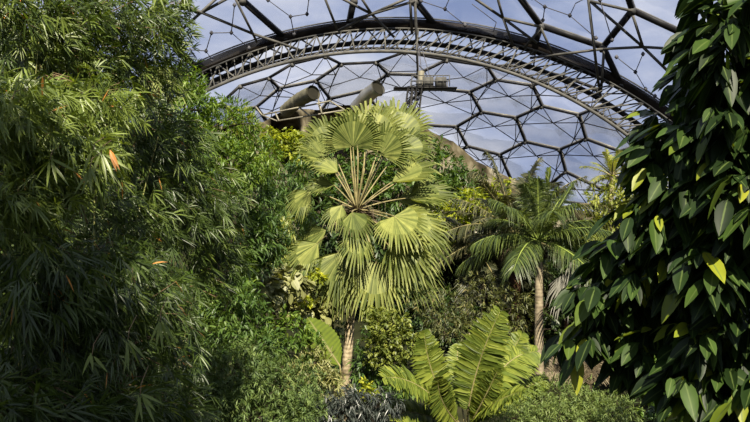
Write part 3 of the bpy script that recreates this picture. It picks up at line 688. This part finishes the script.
# dead grey fan hanging beside the ringed palm, rusty frond below the big-leaved tree
bs = P(563, 330, 25); bs[2] = ground(bs[0], bs[1])
gd = thing('withered_fan_palm', 'withered grey palm leaf hanging just right of the ringed palm trunk', 'palm', bs)
MB().tube([bs - [0, 0, .2], P(566, 320, 25.4), P(572, 262, 25)], [.06, .05, .03], 7).build('trunk', M['shaggy'], gd)
fan(P(572, 270, 24.9), P(558, 306, 24.6), np.array([-.1, -1, .2]), 42, 16, parent=gd, mat='dead_grey', start=P(574, 256, 25), droop=.1, sag=.1)
fan(P(574, 256, 24.9), P(578, 300, 24.8), np.array([.2, -1, .2]), 40, 14, parent=gd, mat='dead_grey', start=P(572, 262, 25), droop=.1, sag=.1)
bs = P(588, 400, 15); bs[2] = ground(bs[0], bs[1])
gd = thing('withered_fern', 'rusty brown withered fern under the drooping big leaves', 'fern', bs)
MB().tube([bs - [0, 0, .2], P(590, 385, 15)], [.06, .04], 7).build('stem', M['bark'], gd)
for k_ in range(11):
    a = -1.3 + 2.6 * k_ / 10; e = P(590 + 46 * math.sin(a), 384 - 44 * math.cos(a), 15 + rs.uniform(-.4, .4))
    feather(bez3(P(590, 385, 15), (P(590, 385, 15) + e) / 2 + [0, 0, .25], e), .26, .03, 34, gd, 'dead', rr=.008, droop=.3, ang=.4, rmat='dead', upv=(0, -1, .3))

# pale fan leaves glimpsed through the bamboo, upper left
bs = P(158, 150, 13); bs[2] = ground(bs[0], bs[1])
gd = thing('pale_fan_palm', 'pale fan palm leaf glimpsed through the bamboo at the upper left', 'palm', bs)
MB().tube([bs - [0, 0, .2], P(150, 110, 13)], [.09, .07], 8).build('trunk', M['shaggy'], gd)
fan(P(146, 68, 11.5), P(172, 104, 11.3), np.array([-.1, -1, .5]), 60, 26, parent=gd, mat='fan', start=P(150, 112, 13), droop=.1, sag=.05)
fan(P(120, 72, 12.4), P(98, 92, 12.2), np.array([-.1, -1, .5]), 60, 22, parent=gd, mat='fan', start=P(150, 112, 13), droop=.1, sag=.05)

# =================================================================== BAMBOO
def bamboo(label, blobs, culms, dens, L=.17, W=.021, k=6, seed=1, vb=0., sidev=(.35, 0, -.35), sh=.45, mat='bamboo'):
    C, O = cluster_points(blobs, dens, sh); n = len(C)
    cen = np.mean([P(b[0], b[1], b[4]) for b in blobs], axis=0)
    rt = np.array([cen[0] - .3, cen[1], 0]); rt[2] = ground(rt[0], rt[1])
    t = thing('bamboo', label, 'bamboo', rt)
    T = nrm(O * .25 + rdir(n) * .55 + np.array(sidev))
    S = nrm(np.cross(T, rdir(n)))
    cl = np.repeat(np.arange(n), k); K = len(cl); j = np.tile(np.arange(k), n)
    an = (j / (k - 1) - .5) * 2 * (.75 + .3 * rs.rand(n))[cl] + rs.randn(K) * .12
    d = nrm(T[cl] * np.cos(an)[:, None] + S[cl] * np.sin(an)[:, None] + rdir(K) * .18)
    pos = C[cl] - T[cl] * (L * .35 * np.abs(an))[:, None]
    nn = nrm(np.cross(T, S)[cl] + rdir(K) * .35 + [0, 0, .6])
    sz = (.65 + .6 * rs.rand(n)[cl]) * (.8 + .35 * rs.rand(K))
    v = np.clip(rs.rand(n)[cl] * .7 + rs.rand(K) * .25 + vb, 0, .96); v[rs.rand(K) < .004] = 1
    mb = MB(); leaves(mb, pos, d, nn, L * sz, W * sz, 'lance', .3, .22, v); mb.build('foliage', M[mat], t)
    tops = []
    for q, b in enumerate(culms):
        c = P(b[0], b[1] + 10, b[2] + .5); r0 = rt + [rs.randn() * .35, rs.randn() * .3, 0]; r0[2] = ground(r0[0], r0[1]) - .15
        m_ = (r0 + c) / 2 + np.array([-.35, 0, .5]); cu = bez3(r0, m_, c, 26)
        rad = np.linspace(.022, .0025, 26) * (1 + .14 * (np.arange(26) % 4 == 0))
        MB().tube(cu, rad, 7).build('culm', M['culm'], t, smooth=True); tops.append(cu)
    wb = MB(); allc = np.concatenate(tops)
    for q in rs.choice(n, min(n, 240), False):
        e = C[q]; s_ = allc[np.argmin(((allc - e) ** 2).sum(1))]
        if np.linalg.norm(e - s_) < 1.6: wb.tube([s_, (s_ + e) / 2 + [0, 0, .08], e], [.0055, .004, .002], 4)
    wb.build('twigs', M['twig'], t)
    return t
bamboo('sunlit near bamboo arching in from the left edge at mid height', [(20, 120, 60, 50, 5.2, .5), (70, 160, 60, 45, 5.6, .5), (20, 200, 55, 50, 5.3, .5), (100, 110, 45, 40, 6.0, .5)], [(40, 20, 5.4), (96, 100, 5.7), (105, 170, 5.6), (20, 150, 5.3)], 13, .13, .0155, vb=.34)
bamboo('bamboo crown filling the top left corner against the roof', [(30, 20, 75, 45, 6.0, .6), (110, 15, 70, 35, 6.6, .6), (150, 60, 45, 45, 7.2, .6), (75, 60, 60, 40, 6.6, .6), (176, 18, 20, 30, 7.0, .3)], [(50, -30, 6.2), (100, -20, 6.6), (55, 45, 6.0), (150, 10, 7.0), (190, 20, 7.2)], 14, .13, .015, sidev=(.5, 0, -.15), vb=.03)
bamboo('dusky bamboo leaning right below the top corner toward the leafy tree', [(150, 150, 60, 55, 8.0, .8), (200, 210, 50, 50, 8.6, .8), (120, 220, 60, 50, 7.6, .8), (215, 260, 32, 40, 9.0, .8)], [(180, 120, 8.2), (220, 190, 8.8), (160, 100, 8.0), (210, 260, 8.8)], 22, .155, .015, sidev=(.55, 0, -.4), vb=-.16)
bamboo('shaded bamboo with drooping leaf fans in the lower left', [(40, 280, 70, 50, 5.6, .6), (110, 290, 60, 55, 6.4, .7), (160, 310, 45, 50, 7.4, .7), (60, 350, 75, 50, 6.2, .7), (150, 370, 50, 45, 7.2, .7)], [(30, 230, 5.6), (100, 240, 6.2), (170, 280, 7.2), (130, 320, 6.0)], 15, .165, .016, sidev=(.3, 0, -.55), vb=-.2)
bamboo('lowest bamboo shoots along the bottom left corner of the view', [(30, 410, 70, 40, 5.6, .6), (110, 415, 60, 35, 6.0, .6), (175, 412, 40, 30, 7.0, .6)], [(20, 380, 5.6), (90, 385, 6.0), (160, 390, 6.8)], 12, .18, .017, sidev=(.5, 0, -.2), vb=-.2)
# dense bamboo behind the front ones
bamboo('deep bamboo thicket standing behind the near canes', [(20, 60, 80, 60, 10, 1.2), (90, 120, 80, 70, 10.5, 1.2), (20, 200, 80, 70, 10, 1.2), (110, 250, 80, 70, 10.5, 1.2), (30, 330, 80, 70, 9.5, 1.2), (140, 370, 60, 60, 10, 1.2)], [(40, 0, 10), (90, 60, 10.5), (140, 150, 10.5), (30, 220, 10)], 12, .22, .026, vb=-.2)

# a few hand-placed leaf fans seen close up
hf = [(101, 72 + 83, 6, .26, -1.2, 1, .62, 5.0), (93, 152, 2, .19, -.9, 1, 1.0, 5.0), (160, 322, 5, .22, -1.35, .9, .6, 5.2), (90, 168, 4, .2, -1.6, .9, .5, 4.9), (12, 100, 4, .2, -1.5, .9, .5, 4.8), (128, 345 - 5, 4, .2, -1.2, .8, .5, 5.3), (140, 395, 5, .2, -1.0, .9, .7, 5.2), (92, 355, 3, .16, -1.3, .95, .6, 5.2), (50, 160, 6, .2, -1.4, .9, 1., 5.0)]
rt = P(120, 300, 5.4); rt[2] = ground(rt[0], rt[1])
t = thing('bamboo', 'slender bamboo shoot with bright splayed leaf fans in front of the shaded canes', 'bamboo', rt)
mb = MB(); wb = MB()
for (x, y, k, Lq, a0, vv, sp, Y) in hf:
    c = P(x, y, Y); aa = a0 + np.linspace(-sp, sp, k) + rs.randn(k) * .06
    d = np.stack([np.cos(aa), -.15 + 0 * aa, np.sin(aa)], -1)
    leaves(mb, np.repeat(c[None], k, 0) + rs.randn(k, 3) * .008, d, nrm(np.array([0, -1, .6]) + rs.randn(k, 3) * .35), Lq * (.75 + .4 * rs.rand(k)), .022, 'lance_long', .2, .08, np.full(k, vv * .9))
    MB().tube([c, c + [-.01, .05, .07], c + [-.04, .3, .16]], [.003, .003, .003], 5).build('twig', M['twig'], t)
c = P(110, 150, 4.9); leaves(mb, np.array([c, c]), np.array([[.35, 0, -1], [.6, 0, -1.1]]), np.array([[0, -1, .4]] * 2), .15, .026, 'lance_long', .2, .05, np.array([1., 1.]))
mb.build('foliage', M['bamboo'], t)
MB().tube(bez3(rt - [0, 0, .1], P(40, 230, 6.2), P(95, 120, 6.0), 24), np.linspace(.008, .003, 24), 7).build('culm', M['culm'], t, smooth=True)

# =================================================================== BIG-LEAVED TREE, right
big = [(737, 35, 38, 45, 4.6, .35), (745, 110, 60, 50, 4.8, .4), (720, 92, 34, 36, 5.2, .35), (690, 165, 48, 38, 5.0, .35), (745, 190, 45, 45, 4.6, .35), (665, 215, 40, 35, 5.2, .35),
       (720, 255, 50, 45, 4.8, .35), (630, 260, 34, 32, 5.4, .3), (595, 300, 26, 30, 5.5, .25), (660, 300, 45, 40, 5.4, .35), (720, 340, 45, 40, 5.0, .35), (745, 390, 35, 40, 5.0, .3), (645, 345, 22, 26, 5.4, .25), (690, 372, 22, 20, 5.0, .25), (575, 335, 14, 16, 5.5, .2), (660, 122, 16, 12, 5.3, .2), (645, 140, 14, 14, 5.3, .2), (708, 8, 16, 14, 5.0, .2),
       (815, 0, 55, 60, 4.7, .5), (820, 110, 60, 60, 4.8, .5), (825, 220, 60, 60, 5.0, .5), (820, 330, 60, 60, 5.2, .5), (810, 420, 60, 50, 5.2, .5), (890, 60, 60, 80, 5.2, .5), (900, 220, 60, 90, 5.4, .5), (890, 360, 60, 70, 5.4, .5), (740, 420, 50, 40, 5.6, .4), (760, -60, 60, 40, 5, .5)]
C, O = cluster_points(big, 2.8, .4); n = len(C); k = 5
rt = np.array([3.9, 5.6, 0]); rt[2] = ground(rt[0], rt[1])
bt = thing('large_leaved_tree', 'dark tree with large glossy drooping leaves filling the right edge', 'tree', rt)
T = nrm(O * .5 + rdir(n) * .45 + [-.25, 0, -.35]); cl = np.repeat(np.arange(n), k); K = len(cl); az = rs.rand(K) * 2 * PI
sd = np.stack([np.cos(az), np.sin(az), 0 * az], -1)
d = nrm(T[cl] * .6 + sd * .75 + [-.1, 0, -.62] + rdir(K) * .25); pos = C[cl] + T[cl] * (.10 * rs.rand(K))[:, None] - [0, 0, 0]
nn = nrm(sd * .7 + [-.1, -.35, .75] + rdir(K) * .45); sz = .6 + .75 * rs.rand(K)
v = rs.rand(K); mb = MB()
TM['big'] = ([0, .04, .12, .3, .5, .72, .9, 1], [.04, .04, .5, .92, 1, .78, .34, .02])
leaves(mb, pos, d, nn, .215 * sz, .086 * sz, 'big', .28, .16, v)
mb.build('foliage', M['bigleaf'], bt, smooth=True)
tr_ = [rt - [0, 0, .2], np.array([3.75, 5.5, 5.5]), np.array([3.5, 5.3, 8.2]), np.array([3.2, 5.1, 10.5])]
MB().tube(tr_, [.15, .12, .10, .05], 10).build('trunk', M['bark'], bt, smooth=True)
for b in big:
    c = P(b[0], b[1], b[4]); s_ = np.array([3.75 - .12 * max(0, c[2] - 5.5), 5.4, min(10, max(4.5, c[2] - .35 - .5 * rs.rand()))])
    m_ = MB(); m_.tube(bez3(s_, (s_ + c) / 2 + [0, rs.randn() * .12, .35 + .3 * rs.rand()], c, 10), np.linspace(.018, .006, 10), 6)
    for q in range(10):
        e = C[rs.randint(n)]
        if np.linalg.norm(e - c) < .6: m_.tube([c, (c + e) / 2 + [0, 0, .03], e], [.008, .006, .004], 5)
    m_.build('branch', M['bark'], bt)

# foliage glimpsed beneath the tree
plant('shrub', 'small bright-leaved shrub showing under the big-leaved tree', 'shrub', [(665, 390, 30, 34, 9.5), (655, 350, 18, 20, 10)], 'lush', 15, 5, .07, .045, 'oval', trunk_r=.03)
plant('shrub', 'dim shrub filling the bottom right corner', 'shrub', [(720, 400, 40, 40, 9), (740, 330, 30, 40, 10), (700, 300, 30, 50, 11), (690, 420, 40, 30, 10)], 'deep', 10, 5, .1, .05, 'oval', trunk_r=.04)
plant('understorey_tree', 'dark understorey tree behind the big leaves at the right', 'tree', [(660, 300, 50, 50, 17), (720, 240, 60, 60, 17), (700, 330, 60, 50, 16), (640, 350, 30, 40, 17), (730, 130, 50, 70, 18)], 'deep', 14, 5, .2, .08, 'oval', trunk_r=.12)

# =================================================================== TREES AND SHRUBS OF THE MIDDLE GROUND
plant('leafy_tree', 'bright green leafy tree rising between the bamboo and the left end of the arch', 'tree',
      [(185, 110, 32, 28, 13), (225, 128, 34, 30, 13.5), (180, 150, 40, 32, 12.5), (232, 165, 36, 26, 13), (258, 158, 24, 22, 14), (205, 190, 36, 26, 12.5), (187, 84, 18, 20, 13.3)],
      'lush', 46, 6, .115, .028, 'lance', down=.25, trunk_r=.11, vbias=.05)
plant('leafy_tree', 'darker lance-leaved tree in front of the limestone rim left of the fan palm', 'tree',
      [(245, 200, 38, 26, 14.5), (250, 240, 30, 30, 14), (268, 238, 20, 28, 14)],
      'green', 40, 6, .15, .028, 'lance', down=.35, trunk_r=.07, vbias=-.05)
plant('leafy_tree', 'narrow-leaved tree behind the left fan leaves below the rock rim', 'tree',
      [(285, 182, 30, 26, 21), (292, 218, 22, 26, 21), (272, 215, 18, 26, 20.5)],
      'green', 34, 6, .2, .04, 'lance', down=.35, trunk_r=.08)
plant('creeper', 'lime yellow creeper spilling over the rock rim below the cream duct', 'creeper', [(276, 140, 16, 11, 36, 1.0), (292, 143, 20, 10, 36, 1.0), (300, 154, 18, 11, 35.5, 1.0)], 'lime', 70, 5, .22, .11, 'oval', trunk_r=.06, vbias=-.2)
plant('shrub', 'yellow-tipped shrub crown standing out at the top of the leafy tree', 'shrub', [(244, 124, 13, 13, 14.2), (234, 140, 12, 12, 14)], 'yellowgreen', 30, 5, .14, .045, 'lance', trunk_r=.03)
plant('shrub', 'olive heart-leaved scrambling shrub left of the fan palm trunk', 'shrub',
      [(262, 286, 24, 16, 15.4), (285, 278, 22, 14, 16), (295, 294, 26, 16, 17.6), (325, 296, 18, 14, 18.3), (312, 314, 26, 12, 17.5)], 'olive', 24, 4, .17, .15, 'round', down=.5, droop=.25, fold=.15, trunk_r=.05)
plant('shrub', 'light green shrub below the olive heart-leaved scrambler', 'shrub', [(250, 322, 30, 16, 15), (285, 330, 30, 16, 15), (220, 300, 24, 22, 14), (310, 345, 16, 14, 15.5)], 'lush', 24, 5, .12, .05, 'lance', trunk_r=.05)
plant('shrub', 'patch of broken sunlit leaves beside the edge of the lower bamboo', 'shrub', [(195, 290, 24, 22, 13), (205, 325, 26, 18, 13), (175, 300, 18, 22, 12.5), (238, 270, 20, 22, 14)], 'lush', 22, 5, .13, .045, 'lance', trunk_r=.05)
plant('fine_leaved_bush', 'broad fine-leaved green bush at the bottom left of centre', 'bush', [(235, 370, 46, 28, 11.5), (280, 385, 40, 28, 12), (200, 400, 50, 28, 11), (260, 415, 60, 26, 11.5), (305, 410, 22, 22, 12.5)], 'grassy', 60, 7, .085, .018, 'tiny', trunk_r=.05)
plant('shrub', 'straggly pale shrub left of the fan palm trunk base', 'shrub', [(315, 365, 18, 16, 15), (328, 385, 18, 16, 14.5), (300, 378, 12, 16, 14.8)], 'olive', 24, 6, .14, .028, 'lance', trunk_r=.03)
plant('shrub', 'silvery dark-leaved plant arching over the foot of the fan palm', 'shrub', [(352, 400, 24, 12, 12.5), (380, 404, 20, 12, 12.5), (338, 412, 20, 12, 12.3), (300, 396, 12, 10, 12.3)], 'silver', 40, 6, .13, .024, 'lance', down=.5, droop=.35, trunk_r=.03)
plant('shrub', 'rounded small-leaved shrub just right of the fan palm trunk', 'shrub', [(388, 326, 22, 18, 16.4), (400, 346, 20, 18, 16.4), (378, 350, 13, 18, 16.4), (376, 316, 12, 10, 16.6)], 'yellowgreen', 64, 5, .085, .045, 'oval', trunk_r=.03, vbias=-.25)
plant('shrub', 'low dark shrub with drooping leaves right of the trunk base', 'shrub', [(375, 380, 22, 16, 17), (366, 362, 12, 14, 17), (400, 390, 14, 14, 16)], 'green', 24, 5, .17, .05, 'lance', down=.4, droop=.3, trunk_r=.04)
plant('fine_leaved_bush', 'sunny fine-leaved bush at the bottom right of centre', 'bush', [(560, 392, 34, 16, 15), (585, 405, 30, 18, 14.5), (535, 408, 26, 16, 14.5), (615, 412, 24, 18, 14), (560, 420, 40, 14, 14), (505, 418, 22, 14, 14.2)], 'grassy', 60, 7, .11, .016, 'tiny', trunk_r=.05, vbias=.3)
plant('shrub', 'mid-green shrub mass in front of the dark tree left of the palm', 'shrub', [(230, 300, 30, 24, 12.5), (252, 318, 20, 14, 12.8), (215, 340, 30, 22, 12), (255, 345, 34, 20, 12.2), (190, 350, 26, 22, 11.8)], 'green', 26, 6, .12, .035, 'lance', trunk_r=.05, vbias=.1)
plant('shrub', 'leafy shrub at the foot of the lance-leaved tree', 'shrub', [(235, 275, 22, 22, 13.6), (222, 255, 24, 20, 13.4)], 'lush', 18, 6, .13, .04, 'lance', trunk_r=.05)
plant('shrub', 'dense shrub hiding the slope between the fan palm trunk and the golden plant', 'shrub', [(330, 340, 18, 26, 18.5), (318, 372, 18, 18, 17), (370, 350, 14, 26, 20.5)], 'green', 26, 6, .15, .05, 'oval', trunk_r=.05)
plant('shrub', 'tangled straw-brown undergrowth above the broad bright fronds', 'shrub', [(445, 312, 24, 22, 23), (480, 296, 24, 22, 24), (512, 308, 20, 26, 24), (470, 330, 30, 14, 22), (425, 298, 18, 16, 24)], 'undergrowth', 34, 6, .15, .04, 'lance', trunk_r=.04)
# hillside
plant('hillside_shrub', 'dark green scrub on the slope under the pale rock face', 'shrub', [(425, 152, 20, 13, 37.5, 1.2), (445, 168, 22, 14, 37, 1.2), (465, 182, 20, 14, 36.5, 1.2), (410, 140, 12, 12, 38, 1.2), (440, 190, 22, 14, 36, 1.2)], 'green', 34, 6, .36, .10, 'lance', trunk_r=.08)
plant('hillside_shrub', 'yellow-green scrub right of the fan palm crown', 'shrub', [(470, 205, 26, 14, 34.5, 1.2), (455, 215, 22, 14, 34.5, 1.2), (490, 205, 16, 18, 34.5, 1.2), (445, 232, 18, 14, 34, 1.2), (500, 190, 8, 14, 35, 1)], 'lime', 30, 6, .32, .10, 'lance', trunk_r=.08, vbias=-.15)
plant('hillside_shrub', 'mixed green scrub on the slope behind the fan palm crown', 'shrub', [(330, 150, 26, 26, 37, 1.5), (380, 150, 30, 30, 37, 1.5), (400, 190, 30, 30, 36, 1.5), (350, 190, 30, 30, 36, 1.5), (310, 170, 20, 22, 36.5, 1.5)], 'green', 22, 6, .36, .12, 'lance', trunk_r=.1)
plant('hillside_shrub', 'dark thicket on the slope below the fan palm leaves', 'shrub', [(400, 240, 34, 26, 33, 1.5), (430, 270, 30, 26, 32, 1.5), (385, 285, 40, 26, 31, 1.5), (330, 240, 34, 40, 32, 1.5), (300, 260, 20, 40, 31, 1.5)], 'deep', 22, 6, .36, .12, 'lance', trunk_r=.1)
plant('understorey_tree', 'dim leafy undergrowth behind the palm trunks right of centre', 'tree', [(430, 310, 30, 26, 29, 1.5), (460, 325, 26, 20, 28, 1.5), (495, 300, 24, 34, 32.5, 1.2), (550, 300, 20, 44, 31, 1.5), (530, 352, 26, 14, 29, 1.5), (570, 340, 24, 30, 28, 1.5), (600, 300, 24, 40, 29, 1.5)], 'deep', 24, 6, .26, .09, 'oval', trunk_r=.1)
plant('shrub', 'sunlit twiggy shrub at the feet of the shaggy palm', 'shrub', [(500, 320, 14, 16, 27, .8), (530, 340, 12, 10, 27, .8), (505, 345, 14, 10, 26, .8)], 'yellowgreen', 20, 5, .2, .08, 'oval', trunk_r=.05, vbias=-.2)
plant('leafy_tree', 'yellow-green feathery tree behind the left side of the big-leaved tree', 'tree', [(625, 195, 24, 18, 30, 1.2), (605, 205, 20, 16, 30, 1.2), (640, 215, 24, 20, 29.5, 1.2), (600, 230, 20, 16, 29.5, 1.2), (650, 190, 16, 20, 30, 1.2)], 'yellowgreen', 34, 6, .26, .07, 'lance', trunk_r=.1)
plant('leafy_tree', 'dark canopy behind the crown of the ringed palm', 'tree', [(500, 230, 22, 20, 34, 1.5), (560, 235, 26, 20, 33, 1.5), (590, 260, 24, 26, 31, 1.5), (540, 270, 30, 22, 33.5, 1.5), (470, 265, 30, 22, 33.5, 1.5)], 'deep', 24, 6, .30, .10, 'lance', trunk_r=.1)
plant('hanging_leaved_tree', 'sapling with yellowish hanging leaves near the left fan leaves', 'tree', [(284, 235, 8, 26, 18.8, .4), (276, 262, 10, 14, 18.8, .4)], 'yellowgreen', 20, 5, .22, .06, 'lance', down=1.2, facing=.1, droop=.3, trunk_r=.03)
# small gold plants round the trunk
plant('shrub', 'small golden-leaved plant at the foot of the fan palm trunk', 'shrub', [(366, 388, 8, 7, 14, .2), (372, 396, 6, 5, 13.8, .2)], 'lime', 60, 5, .1, .05, 'oval', trunk_r=.02)
plant('shrub', 'golden leaves above the olive scrambler at the left fan leaves', 'shrub', [(317, 276, 8, 6, 17, .2), (306, 300, 5, 5, 16.8, .2)], 'lime', 50, 5, .1, .07, 'oval', trunk_r=.02)

# unseen tree added behind the camera so that its crown shades the near plants
cb = MB(); n = 9000; c0 = np.array([-3.4, -2.5, 13.6]); q_ = rdir(900) * (rs.rand(900)[:, None] ** .4) * [4.4, 1.6, .9]
cl = rs.randint(0, 900, n); pp = c0 + q_[cl] + rs.randn(n, 3) * .22
rt = np.array([-3.0, -8.5, 0]); rt[2] = ground(rt[0], rt[1])
t = thing('added_shade_tree', 'unseen tree added behind the viewpoint whose spreading crown shades the near plants', 'tree', rt)
leaves(cb, pp, rdir(n) - [0, 0, .3], nrm(rdir(n) * .6 + [0, 0, 1]), .24, .10, 'oval', .2, .1); cb.build('foliage', M['green'], t)
MB().tube([rt - [0, 0, .3], rt + [0, .2, 5], c0 - [0, 2, 1.2]], [.32, .26, .15], 12).build('trunk', M['bark'], t)
for q in range(9):
    e = c0 + q_[q * 50]; MB().tube([c0 - [0, 2, 1.2], (c0 + e) / 2 - [0, .6, .3], e], [.12, .07, .02], 7).build('branch', M['bark'], t)

# =================================================================== LIGHT
w = bpy.data.worlds.new('world'); bpy.context.scene.world = w; w.use_nodes = True
N = w.node_tree.nodes; L = w.node_tree.links; N.clear()
tc = N.new('ShaderNodeTexCoord'); mp = N.new('ShaderNodeMapping'); mp.inputs['Scale'].default_value = (1, 1, 2.2)
L.new(tc.outputs['Generated'], mp.inputs['Vector'])
no = N.new('ShaderNodeTexNoise'); no.inputs['Scale'].default_value = 3.2; no.inputs['Detail'].default_value = 9; no.inputs['Roughness'].default_value = .58
L.new(mp.outputs[0], no.inputs['Vector'])
r = ramp(N, [(.36, (.28, .36, .58)), (.48, (.48, .55, .74)), (.60, (.76, .79, .89)), (.78, (1.05, 1.05, 1.05))]); L.new(no.outputs['Fac'], r.inputs['Fac'])
bg = N.new('ShaderNodeBackground'); bg.inputs['Strength'].default_value = 1.0; L.new(r.outputs['Color'], bg.inputs['Color'])
wo = N.new('ShaderNodeOutputWorld'); L.new(bg.outputs[0], wo.inputs['Surface'])
sl = bpy.data.lights.new('sun', 'SUN'); sl.energy = 14.0; sl.angle = math.radians(.6); sl.color = (1, .90, .72)
so = bpy.data.objects.new('sun', sl); COL.objects.link(so)
AZ = math.radians(-9); EL = math.radians(43)    # sun stands behind-left of the camera
tosun = Vector((-math.sin(AZ) * math.cos(EL), -math.cos(AZ) * math.cos(EL), math.sin(EL)))
so.rotation_euler = tosun.to_track_quat('Z', 'Y').to_euler()

for o in bpy.data.objects:
    if '_org' in o: del o['_org']
sc = bpy.context.scene
sc.view_settings.view_transform = 'Standard'; sc.view_settings.look = 'None'; sc.view_settings.gamma = 1
sc.view_settings.exposure = -.1; sc.view_settings.use_curve_mapping = False
sc.cycles.max_bounces = 7; sc.cycles.diffuse_bounces = 3; sc.cycles.transmission_bounces = 4; sc.cycles.transparent_max_bounces = 24
sc.cycles.caustics_reflective = False; sc.cycles.caustics_refractive = False
